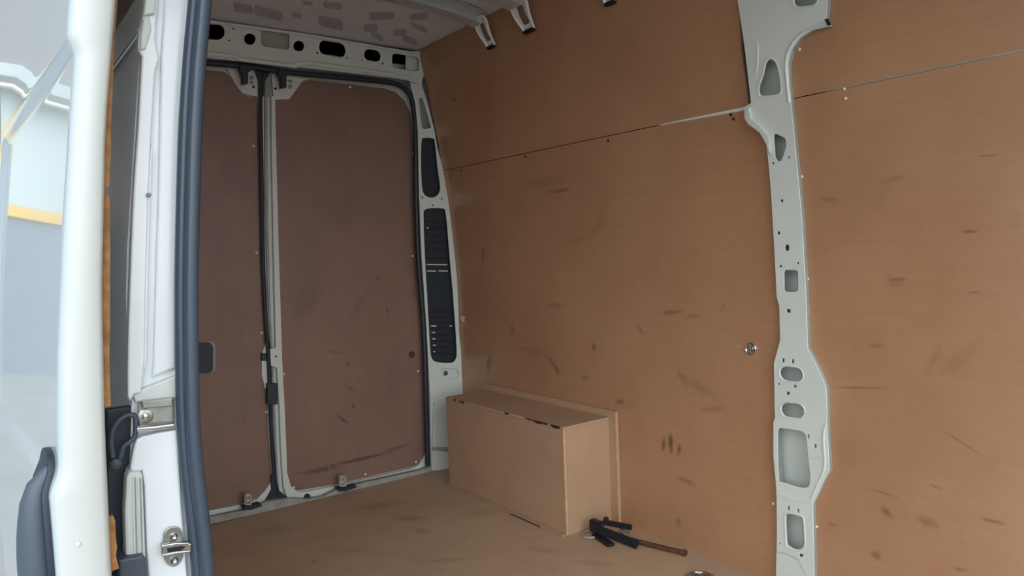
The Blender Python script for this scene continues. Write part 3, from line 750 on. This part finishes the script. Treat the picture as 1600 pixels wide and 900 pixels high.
# ------------------------------------------------------------------ roof bows with their hanging brackets
def roof_bow(x, label, z_leg, xw=0.055):
    yw = wall_y(2.12) - 0.012
    root = empty('roof_bow', (x, (0.3 + yw) / 2, 2.14))
    tag(root, label, 'roof bow', 'roof bows under the steel roof')
    # channel following the roof
    bm = bmesh.new(); rows = []
    N = 30
    for j in range(N + 1):
        t = j / N; y = 0.33 + (yw - 0.05 - 0.33) * t
        z = ceil_z(y) - 0.050 - 0.012 * (abs(2 * t - 1) ** 6)
        w = xw * 0.72
        rows.append([bm.verts.new(q) for q in ((x - w - 0.018, y, z + 0.046), (x - w, y, z + 0.043), (x - w + 0.006, y, z), (x + w - 0.006, y, z), (x + w, y, z + 0.043), (x + w + 0.018, y, z + 0.046))])
    for a, b in zip(rows, rows[1:]):
        for k in range(5): bm.faces.new((a[k], b[k], b[k + 1], a[k + 1]))
    bmesh.ops.solidify(bm, geom=bm.faces[:], thickness=0.0015)
    bmesh.ops.recalc_face_normals(bm, faces=bm.faces)
    reparent_keep(bm_obj('channel', bm, 'paint_out'), root)
    # leg: bent strap with a slot, curving down against the wall
    w = xw * 0.74
    prof = [(yw - 0.075, ceil_z(yw - 0.075) - 0.050), (yw - 0.045, 2.128), (yw - 0.026, 2.105), (yw - 0.014, 2.075), (wall_y(z_leg) - 0.008, z_leg)]
    prof = cr(prof, False, 5)
    L = [0]
    for a, b in zip(prof, prof[1:]): L.append(L[-1] + math.hypot(b[0] - a[0], b[1] - a[1]))
    def at(s):
        for i in range(len(L) - 1):
            if s <= L[i + 1] or i == len(L) - 2:
                t = (s - L[i]) / (L[i + 1] - L[i]); return (prof[i][0] + (prof[i + 1][0] - prof[i][0]) * t, prof[i][1] + (prof[i + 1][1] - prof[i][1]) * t)
    T = L[-1]
    outer = [(-w * 1.25, 0), (w * 1.25, 0), (w * 1.15, T * .3), (w * 0.95, T * .6), (w * 0.66, T - .012), (w * 0.5, T), (-w * 0.5, T), (-w * 0.66, T - .012), (-w * 0.95, T * .6), (-w * 1.15, T * .3)]
    slot = roundrect(-w * 0.42, T * 0.34, w * 0.42, T * 0.84, 0.012)
    bm = sheet(outer, [slot], 0.004, 0.001, cuts=(0, T, 0.012, 1), fn=lambda a, b, c: (x + a, at(min(max(b, 0), T))[0] + c, at(min(max(b, 0), T))[1]))
    leg = reparent_keep(bm_obj('hanging_bracket', bm, 'paint_out'), root)
    # raised side edges of the bracket
    for s in (-1, 1):
        pts = [(x + s * w * (1.25 - 0.62 * (q / T)), at(q)[0] - 0.006, at(q)[1]) for q in [T * k / 10 for k in range(0, 11)]]
        e = tube('bracket_edge', pts, 0.0055, 'paint_out', None, 8); e.parent = leg
    f = box('bracket_foot', (x - w * 0.75, wall_y(z_leg) - 0.020, z_leg - 0.010), (x + w * 0.5, wall_y(z_leg) - 0.002, z_leg + 0.003), 'dark', None, 0.002); f.parent = leg
    for i in range(7):
        d = disc('rivet_hole', (x + xw * 0.72 + 0.008, yw - 0.12 - 0.09 * i, ceil_z(yw - 0.12 - 0.09 * i) - 0.0062), (0, 0, -1), [(0.004, 0), (0.004, 0.0006)], 'dark', None, 8)
        reparent_keep(d, root)
    return root
roof_bow(on(772, 76, 1, 1.925).x - 0.01, 'white steel roof bow nearest the back doors, its bracket lowest on the wall', 2.022)
roof_bow(on(830, 50, 1, 1.925).x - 0.002, 'white steel roof bow second from the back doors with slotted bracket', 2.022, 0.068)
roof_bow(on(955, 4, 1, 1.925).x, 'white roof bow bracket tip at the top edge, closest to the tall pillar', 2.000)

# ------------------------------------------------------------------ wheel arch box
BXL, BXR, BY, BT = -3.028, -2.160, 1.8235, 0.4295
wb = empty('wheel_arch_box', (-2.59, 1.95, 0))
tag(wb, 'brown fibreboard wheel arch box with torn front edge against the far wall', 'box')
def wpart(o): return reparent_keep(o, wb)
yb = wall_y(0.3)
wpart(box('front_panel', (BXL, BY, 0.0), (BXR, BY + 0.012, BT - 0.0125), 'mdf', None, 0.001))
wpart(box('end_panel', (BXR - 0.012, BY + 0.012, 0.0), (BXR, yb - 0.014, BT - 0.0125), 'mdf', None, 0.001))
wpart(box('end_panel', (BXL, BY + 0.012, 0.0), (BXL + 0.012, yb - 0.014, BT - 0.0125), 'mdf', None, 0.001))
wpart(box('top_panel', (BXL, BY - 0.001, BT - 0.012), (BXR + 0.001, yb - 0.014, BT), 'mdf', None, 0.001))
o = wpart(box('back_board', (BXL - 0.02, yb - 0.0145, 0.0), (BXR + 0.045, yb - 0.001, BT + 0.028), 'mdf', None, 0.0015))
o = wpart(box('corner_edge', (BXR - 0.006, BY - 0.0025, 0.004), (BXR + 0.0015, BY + 0.006, BT - 0.012), 'mdf_edge', None, 0.001)); o['label'] = 'pale bare vertical edge'
o = wpart(box('back_board_edge', (BXR + 0.040, yb - 0.0175, 0.0), (BXR + 0.047, yb - 0.012, BT + 0.028), 'mdf_edge', None, 0.001))
o = wpart(box('base_batten', (BXL, BY - 0.022, 0.0), (BXR - 0.004, BY - 0.001, 0.007), 'mdf', None, 0.0015))
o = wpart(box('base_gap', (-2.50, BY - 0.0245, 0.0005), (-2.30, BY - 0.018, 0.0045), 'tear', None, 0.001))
# torn paper along the front top edge
def torn(x0, x1, h, mat, off=0.0015, seed=0):
    rnd = random.Random(seed); n = max(6, int((x1 - x0) / 0.012))
    top = [(x0 + (x1 - x0) * i / n, BT + 0.0005) for i in range(n + 1)]
    bot = [(x, BT - h * (0.3 + 0.9 * rnd.random()) * (0.35 if i in (0, n) else 1)) for i, (x, _) in enumerate(top)]
    bm = sheet(top + bot[::-1], [], 0.0016, 0, fn=lambda a, b, c: (a, BY - off + c, b))
    return wpart(bm_obj('torn_edge', bm, mat))
torn(BXL + 0.02, BXR - 0.01, 0.007, 'mdf_edge', 0.0015, 1)
for (a, b, s) in [(-2.90, -2.86, 2), (-2.545, -2.51, 3), (-2.40, -2.245, 4), (-2.235, -2.175, 5), (-2.955, -2.935, 6)]:
    torn(a, b, 0.010, 'tear', 0.0026, s)

# ------------------------------------------------------------------ tie-down rings
def tie_down(name, c, nrm, R, label, group=None):
    nrm = Vector(nrm); c = Vector(c)
    root = empty(name, c); tag(root, label, 'tie-down ring')
    u = Vector((0, 0, 1)) if abs(nrm.z) < 0.9 else Vector((1, 0, 0))
    v = nrm.cross(u)
    reparent_keep(disc('dish', c, nrm, [(R, -0.001), (R, 0.004), (R * 0.9, 0.006), (R * 0.78, 0.004), (R * 0.70, -0.004), (R * 0.3, -0.008), (R * 0.1, -0.008)], 'chrome', None, 28), root)
    rr = R * 0.52
    pts = [c + nrm * 0.004 + (u * math.cos(a) + v * math.sin(a)) * rr for a in [2 * PI * k / 20 for k in range(22)]]
    reparent_keep(tube('ring', pts, R * 0.09, 'steel', None, 8), root)
    reparent_keep(disc('bolt', c - nrm * 0.006, nrm, [(R * 0.3, 0), (R * 0.3, 0.006), (R * 0.15, 0.009)], 'steel', None, 8), root)
    bm = bmesh.new(); tube_bm(bm, [c + nrm * 0.005 - u * R * 0.75, c + nrm * 0.007, c + nrm * 0.005 + u * R * 0.75], R * 0.11, 8)
    reparent_keep(bm_obj('cross_bar', bm, 'steel'), root)
    return root
tie_down('tie_down_ring', on_wall(1174, 545, 0.001), (0, -1, 0), 0.021, 'small round silver tie-down dish on the far wall, left of the tall pillar')
tie_down('tie_down_ring', on(1094, 903, 2, 0.002), (0, 0, 1), 0.048, 'silver tie-down dish set in the floor at the bottom edge of the photo')
# splash of white filler on the wall
bm = sheet(cr([wx(722, 494), wx(727, 495), wx(725, 500), wx(727, 503), wx(723, 503), wx(721, 499)], True, 2), [], 0.002, 0, fn=lambda a, b, c: (a, wall_y(b) - 0.001 + c, b))
bm_obj('white_scuff', bm, 'screw', wall_r)

# ------------------------------------------------------------------ black bar clamp with rusty rod on the floor
cl = empty('bar_clamp', on(965, 838, 2, 0)); tag(cl, 'black steel bar clamp lying on the floor beside the wheel arch box', 'clamp')
def fp(px, py, z): return on(px, py, 2, z)
def bar(name, a, b, w, h, mat, z0=0.0, parent=cl, tilt=0):
    a, b = Vector(a), Vector(b); d = b - a; L_ = d.length
    bm = bmesh.new(); vs = box_bm(bm, (0, -w / 2, -h / 2), (L_, w / 2, h / 2), 0, min(w, h) * 0.12)
    rot = d.to_track_quat('X', 'Z').to_matrix().to_4x4()
    m = Matrix.Translation(a) @ rot @ Matrix.Rotation(tilt, 4, 'X')
    for v in bm.verts: v.co = m @ v.co
    return reparent_keep(bm_obj(name, bm, mat), cl)
bar('main_bar', fp(929, 825, 0.030), fp(996, 851, 0.016), 0.014, 0.032, 'matblack', tilt=-0.5)
bar('end_plate', fp(924, 819, 0.042), fp(939, 825, 0.040), 0.030, 0.046, 'matblack')
bar('upper_arm', fp(944, 816, 0.062), fp(987, 824, 0.056), 0.012, 0.020, 'matblack', tilt=0.2)
bar('arm_link', fp(969, 825, 0.046), fp(983, 832, 0.034), 0.007, 0.010, 'steel')
bar('foot_bar', fp(930, 835, 0.008), fp(955, 852, 0.007), 0.030, 0.012, 'matblack')
bar('lever', fp(941, 822, 0.055), fp(946, 809, 0.062), 0.010, 0.010, 'black')
reparent_keep(disc('lever_knob', fp(947, 811, 0.066), (0, 0, 1), [(0.004, -0.008), (0.010, -0.005), (0.011, 0.002), (0.006, 0.008), (0.001, 0.009)], 'black', None, 12), cl)
reparent_keep(tube('wire_loop', [fp(a, b, 0.006) for a, b in cr([(934, 832), (920, 829), (911, 833), (912, 839), (924, 840), (934, 838)], False, 4)], 0.0045, 'sill', None, 8), cl)
reparent_keep(tube('pin', [fp(968, 829, 0.05), fp(974, 834, 0.03)], 0.005, 'steel', None, 8), cl)
rod = tube('threaded_rod', [fp(984, 843, 0.012), fp(1040, 857, 0.010), fp(1070, 864, 0.010)], 0.0095, 'rust', None, 10)
reparent_keep(rod, cl)
reparent_keep(tube('rod_end', [fp(1066, 863, 0.010), fp(1072, 864.5, 0.010)], 0.0125, 'rust', None, 10), cl)

# ------------------------------------------------------------------ side door jamb (rear edge of the opening)
jamb = x_sheet('trim_3', [(270, -340), (236, -60), (232, 0), (226, 90), (218, 200), (212, 300), (207, 450), (206, 600), (204, 700), (200, 780), (205, 960), (214, 1500), (330, 1500), (312, 960), (312, 900), (303, 800), (296, 690), (294, 450), (300, 200), (315, 0), (322, -60), (372, -340)],
               JX, 'paint_out', th=0.03, bevel=0.002)
tag(jamb, 'white painted jamb at the rear edge of the side door opening', 'door jamb', kind='structure')
# bolted outer flange, upper part
x_sheet('outer_flange', cr([(262, -340), (228, -60), (225, 0), (222, 30), (217, 55), (216, 78)], False, 3) + [(222, 88)] + cr([(216, 200), (209, 300), (203, 450), (200, 560), (200, 620)], False, 3) + [(204, 627), (210, 616), (221, 613), (223, 590), (227, 560), (229, 450), (232, 320), (236, 225), (243, 110), (249, 92), (243, 62), (247, 0), (250, -60), (284, -340)],
        JX + 0.022, 'paint_out', th=0.022, bevel=0.003, parent=jamb)
x_sheet('flange_step', [(229, -60), (227, 0), (224, 24), (242, 21), (244, 0), (248, -60)], JX + 0.030, 'paint', th=0.012, bevel=0.003, parent=jamb)
x_sheet('flange_step', [(224, 30), (234, 25), (237, 45), (228, 76), (219, 78), (220, 55)], JX + 0.029, 'paint', th=0.012, bevel=0.003, parent=jamb)
x_sheet('flange_seam', [(236, 225), (239, 225), (234, 330), (231, 450), (229, 560), (227, 580), (225, 575), (227, 450), (231, 320)], JX + 0.0245, 'paint_out', th=0.005, bevel=0.001, parent=jamb)
disc('drain_plug', on(232, 305, 0, JX + 0.025), (1, 0, 0), [(0.004, 0), (0.004, 0.004), (0.002, 0.006)], 'sill', jamb, 8)
# inner raised rib beside the seal
x_sheet('inner_rib', [(262, -60), (258, 0), (252, 90), (250, 200), (247, 330), (243, 450), (240, 570), (238, 590), (274, 575), (274, 450), (281, 200), (297, 0), (302, -60)], JX + 0.010, 'paint_out', th=0.012, bevel=0.004, parent=jamb)
x_sheet('lower_lip', [(208, 618), (226, 606), (276, 586), (277, 622), (240, 626), (212, 629)], JX + 0.014, 'paint', th=0.018, bevel=0.004, parent=jamb)
# lower column
x_sheet('lower_column', cr([(212, 690), (222, 682), (272, 672), (277, 676)], False, 2) + [(279, 700), (284, 790), (298, 960), (236, 960), (230, 870), (226, 760), (222, 736), (206, 744), (204, 730), (208, 705)], JX + 0.020, 'paint_out', th=0.02, bevel=0.004, parent=jamb)
x_sheet('ribbed_strip', [(198, 745), (202, 738), (220, 737), (223, 742), (228, 872), (197, 876), (195, 800)], JX + 0.034, 'paint', th=0.03, bevel=0.004, parent=jamb)
for k in range(4):
    tube('strip_rib', [on(207 + k * 4, 746 + k * 0.3, 0, JX + 0.0345), on(209.5 + k * 4.3, 868, 0, JX + 0.0345)], 0.0012, 'sill' if k % 2 else 'paint', jamb, 6)
rb_ = x_sheet('rubber_block', [(186, 876), (200, 872), (224, 868), (229, 874), (232, 960), (188, 960)], JX + 0.05, 'grey_plastic', th=0.06, bevel=0.004, parent=jamb)
# rail end bracket
rbk = x_sheet('rail_bracket', [(216, 632), (271, 624), (272, 664), (246, 670), (218, 674)], JX + 0.016, 'steel', th=0.008, bevel=0.001)
tag(rbk, 'silver metal end bracket of the sliding door rail on the white jamb', 'bracket')
x_sheet('folded_plate', [(222, 627), (270, 622), (271, 635), (223, 639)], JX + 0.028, 'steel', th=0.006, bevel=0.002, parent=rbk)
disc('washer', on(227, 650, 0, JX + 0.016), (1, 0, 0), [(0.0125, 0), (0.0125, 0.003), (0.009, 0.0045)], 'steel', rbk, 18)
disc('bolt', on(227, 650, 0, JX + 0.020), (1, 0, 0), [(0.006, 0), (0.006, 0.005), (0.003, 0.007)], 'chrome', rbk, 6)
tube('rail_rod', [on(214, 670, 0, JX + 0.026), on(240, 668, 0, JX + 0.028), on(270, 664, 0, JX + 0.026)], 0.0052, 'chrome', rbk, 12)
# black plastic roller guide
gd = x_sheet('roller_guide', [(166, 640), (212, 634), (216, 690), (206, 720), (196, 732), (192, 870), (176, 905), (168, 905)], JX - 0.004, 'black', th=0.02, bevel=0.003)
tag(gd, 'dark plastic roller guide beneath the rail between sliding door and jamb', 'roller guide')
tube('guide_loop', [on(a, b, 0, JX + 0.02) for a, b in cr([(177, 715), (174, 690), (178, 668), (192, 652), (207, 648), (212, 655), (211, 680), (203, 690), (193, 698), (188, 716)], False, 4)], 0.0042, 'grey_plastic', gd, 8)
disc('guide_roller', on(180, 723, 0, JX + 0.012), (1, 0, 0), [(0.009, 0), (0.009, 0.010), (0.004, 0.014)], 'grey_plastic', gd, 14)
# striker
st_root = x_sheet('striker_plate', cr([(255, 850), (256, 835), (262, 826), (273, 823), (282, 827), (286, 838), (287, 860), (284, 876), (275, 885), (265, 884), (258, 876), (255, 864)], True, 3), JX + 0.027, 'steel', th=0.006, bevel=0.0015)
tag(st_root, 'silver striker plate with two screws low on the white door jamb', 'striker plate')
for (a, b) in ((271, 838), (272, 875)):
    disc('screw', on(a, b, 0, JX + 0.027), (1, 0, 0), [(0.0062, 0), (0.0062, 0.002), (0.004, 0.004), (0.002, 0.0025)], 'chrome', st_root, 12)
sl = x_sheet('striker_bar', [(253, 852), (286, 846), (300, 850), (300, 862), (286, 865), (254, 870)], JX + 0.042, 'steel', th=0.016, bevel=0.003, parent=st_root)
x_sheet('striker_slot', [(261, 857), (284, 853), (290, 855), (284, 859), (262, 863)], JX + 0.0425, 'dark', th=0.002, parent=sl)
tube('striker_rail', [on(253, 867, 0, JX + 0.044), on(276, 863, 0, JX + 0.046), on(296, 861, 0, JX + 0.044)], 0.003, 'chrome', sl, 8)
tube('striker_rail', [on(253, 853, 0, JX + 0.044), on(276, 849, 0, JX + 0.046), on(294, 849, 0, JX + 0.044)], 0.003, 'chrome', sl, 8)

# rubber seal on the jamb
def near_seal(shift, x): return [on(a + shift, b, 0, x) for a, b in cr([(368, -350), (340, -200), (319, -80), (312, 0), (303, 100), (297, 200), (293, 330), (291, 450), (292, 580), (294, 660), (299, 730), (306, 790), (313, 850), (317, 900), (321, 980), (332, 1300), (340, 1500)], False, 5)]
bm = bmesh.new()
tube_bm(bm, near_seal(-8, JX + 0.030), 0.0105, 12, flat=1.0)
tube_bm(bm, near_seal(7, JX + 0.042), 0.0125, 14, flat=1.0)
tube_bm(bm, near_seal(0, JX + 0.022), 0.0165, 10, flat=0.9)
bmesh.ops.recalc_face_normals(bm, faces=bm.faces)
ns = bm_obj('rubber_seal', bm, 'rubber')
tag(ns, 'thick dark blue-grey rubber seal down the edge of the side door opening', 'door seal')

# ------------------------------------------------------------------ sliding door, slid back along the outside
sd = empty('sliding_door', (DX - 0.6, 0.13, -0.3))
tag(sd, 'white sliding side door pushed open along the outside of the van', 'sliding door')
PO = [(-0.45, 0.075), (0.70, 0.077), (0.80, 0.0765), (0.90, 0.081), (1.0, 0.0875), (1.15, 0.102), (1.3, 0.119), (1.5, 0.1425), (1.7, 0.150), (1.95, 0.165)]
PI_ = [(-0.45, 0.142), (0.672, 0.145), (0.878, 0.149), (1.09, 0.158), (1.32, 0.176), (1.505, 0.200), (1.7, 0.225), (1.95, 0.26)]
ZT, ZB = 1.452, 0.80
def recess(u, z):
    """depth of the pressed window panel"""
    d = 0.011
    zt = ZT + 0.02 * u; zb = ZB - 0.05 * u
    a = min(1, max(0, (zt - z) / 0.035)); b = min(1, max(0, (z - zb) / 0.045))
    c = min(1, max(0, (1.17 - u) / 0.03))
    s = lambda t: t * t * (3 - 2 * t)
    return d * s(a) * s(b) * s(c)
def door_y(u, z):
    return lerp_tab(PO, z) - 0.030 * u + recess(u, z)
LEN = 1.25
us = [0, .004, .012, .03, .06, .1, .15, .2, .3, .4, .5, .6, .7, .8, .9, 1.0, 1.1, 1.14, 1.17, 1.2, 1.25]
zs = sorted(set([round(-0.45 + 0.05 * k, 4) for k in range(49)] + [round(ZT - 0.05 + 0.006 * k, 4) for k in range(14)] + [round(ZB - 0.06 + 0.008 * k, 4) for k in range(15)]))
zs = [z for z in zs if z <= 1.95]
bm = bmesh.new(); G = []
for u in us:
    row = []
    for z in zs:
        y = door_y(u, z)
        if u == 0: y += 0.005
        elif u == .004: y += 0.0012
        row.append(bm.verts.new((DX - u, y, z)))
    G.append(row)
for i in range(len(us) - 1):
    for j in range(len(zs) - 1):
        bm.faces.new((G[i][j], G[i + 1][j], G[i + 1][j + 1], G[i][j + 1]))
bmesh.ops.recalc_face_normals(bm, faces=bm.faces)
skin = reparent_keep(bm_obj('outer_skin', bm, 'door_skin', None, 60), sd)
# leading edge: hollow frame section, slightly crowned
bm = bmesh.new(); G = []
for z in zs:
    ya = door_y(0, z) + 0.005; yb_ = lerp_tab(PI_, z)
    w = yb_ - ya
    row = [(DX, ya), (DX + 0.004, ya + 0.07 * w), (DX + 0.007, ya + 0.2 * w), (DX + 0.009, ya + 0.5 * w), (DX + 0.008, ya + 0.85 * w), (DX + 0.004, ya + 0.96 * w), (DX - 0.004, yb_), (DX - 0.06, yb_), (DX - LEN, yb_ + 0.0 - 0.03)]
    G.append([bm.verts.new((a, b, z)) for a, b in row])
for i in range(len(G) - 1):
    for j in range(len(G[0]) - 1):
        bm.faces.new((G[i][j], G[i + 1][j], G[i + 1][j + 1], G[i][j + 1]))
bm.faces.new(G[0]); bm.faces.new(G[-1])
bmesh.ops.recalc_face_normals(bm, faces=bm.faces)
reparent_keep(bm_obj('inner_frame', bm, 'paint_dimmed', None, 60), sd)
# small dimple on the edge
reparent_keep(disc('dimple', on(122, 850, 0, DX + 0.010), (1, 0, 0), [(0.003, 0), (0.0025, 0.0012), (0.001, 0.0015)], 'paint', None, 10), sd)
# plywood lining of the door seen edge-on
def lining(pts, name='lining_board'):
    LX = DX - 0.012
    o = x_sheet(name, pts, LX, 'ply_edge', th=0.010)
    return reparent_keep(o, sd)
lining([(178, -40), (187, -40), (184, 0), (179, 60), (176, 130), (173.5, 190), (172.5, 215), (173.5, 225), (171.5, 260), (171, 290), (167, 294), (168, 302), (171, 310), (172, 340), (172, 500), (171, 560), (172, 600), (173, 634), (164, 637), (158, 560), (157, 450), (158, 300), (162, 200), (170, 90)])
lining([(170, 808), (177, 806), (180, 815), (181, 840), (183, 855), (181, 868), (186, 888), (172, 894), (168, 850)])
# exterior handle
hd = [on(a, b, 0, DX - 0.07) for a, b in [(60, 750)]]
bm = bmesh.new()
zc0, zc1 = 0.56, 0.835
pts = []; rads = []
for k in range(13):
    t = k / 12; z = zc1 + (zc0 - zc1) * t
    bow = math.sin(PI * t) ** 0.5 if 0 < t < 1 else 0
    pts.append((DX - 0.045, door_y(0.045, z) - 0.004 - 0.014 * bow, z)); rads.append(0.008 + 0.016 * bow)
tube_bm(bm, pts, 0.02, 12, rads=rads, flat=1.0)
bmesh.ops.recalc_face_normals(bm, faces=bm.faces)
reparent_keep(bm_obj('pull_handle', bm, 'grey_plastic', None, 60), sd)
bm = sheet(cr([(DX - 0.012, 0.70), (DX - 0.03, 0.83), (DX - 0.08, 0.855), (DX - 0.14, 0.83), (DX - 0.155, 0.70), (DX - 0.14, 0.57), (DX - 0.08, 0.545), (DX - 0.03, 0.57)], True, 4), [], 0.012, 0.002,
           fn=lambda a, b, c: (a, door_y(DX - a, b) - 0.003 + c, b))
reparent_keep(bm_obj('handle_surround', bm, 'black'), sd)

# ------------------------------------------------------------------ yard building glimpsed beyond the door
bd = empty('workshop_building', (-16, 0, -0.65)); tag(bd, 'grey workshop with dark eaves and a yellow door frame far beyond the sliding door', 'building')
def bpart(o): return reparent_keep(o, bd)
XB = -16.0
zt = on(8, 150, 0, XB).z
bpart(box('wall', (XB - 6, -9, -0.65), (XB, 3.5, zt + 0.4), 'shed', None, 0))
bpart(box('eaves', (XB - 6.3, -9.3, on(8, 131, 0, XB).z), (XB + 0.4, 3.7, on(8, 118, 0, XB).z), 'roof_dark', None, 0.01))
bpart(box('gutter', (XB + 0.3, -9.3, on(8, 136, 0, XB).z), (XB + 0.5, 3.7, on(8, 131, 0, XB).z), 'screw', None, 0.01))
yy = on(8, 150, 0, XB).y
bpart(box('door_post', (XB, yy - 0.07, -0.65), (XB + 0.12, yy + 0.07, on(8, 136, 0, XB).z), 'yellow', None, 0.01))
bpart(box('door_post', (XB, -2.2, 2.4), (XB + 0.12, -2.0, 4.9), 'yellow', None, 0.01))
bpart(box('door_post', (XB, -0.95, 2.4), (XB + 0.12, -0.78, 4.9), 'yellow', None, 0.01))
bpart(box('door_beam', (XB, -2.2, 2.3), (XB + 0.12, -0.78, 2.5), 'yellow', None, 0.01))
bpart(box('roller_shutter', (XB, -2.0, 2.5), (XB + 0.05, -0.95, 4.9), 'shed_light', None, 0.01))
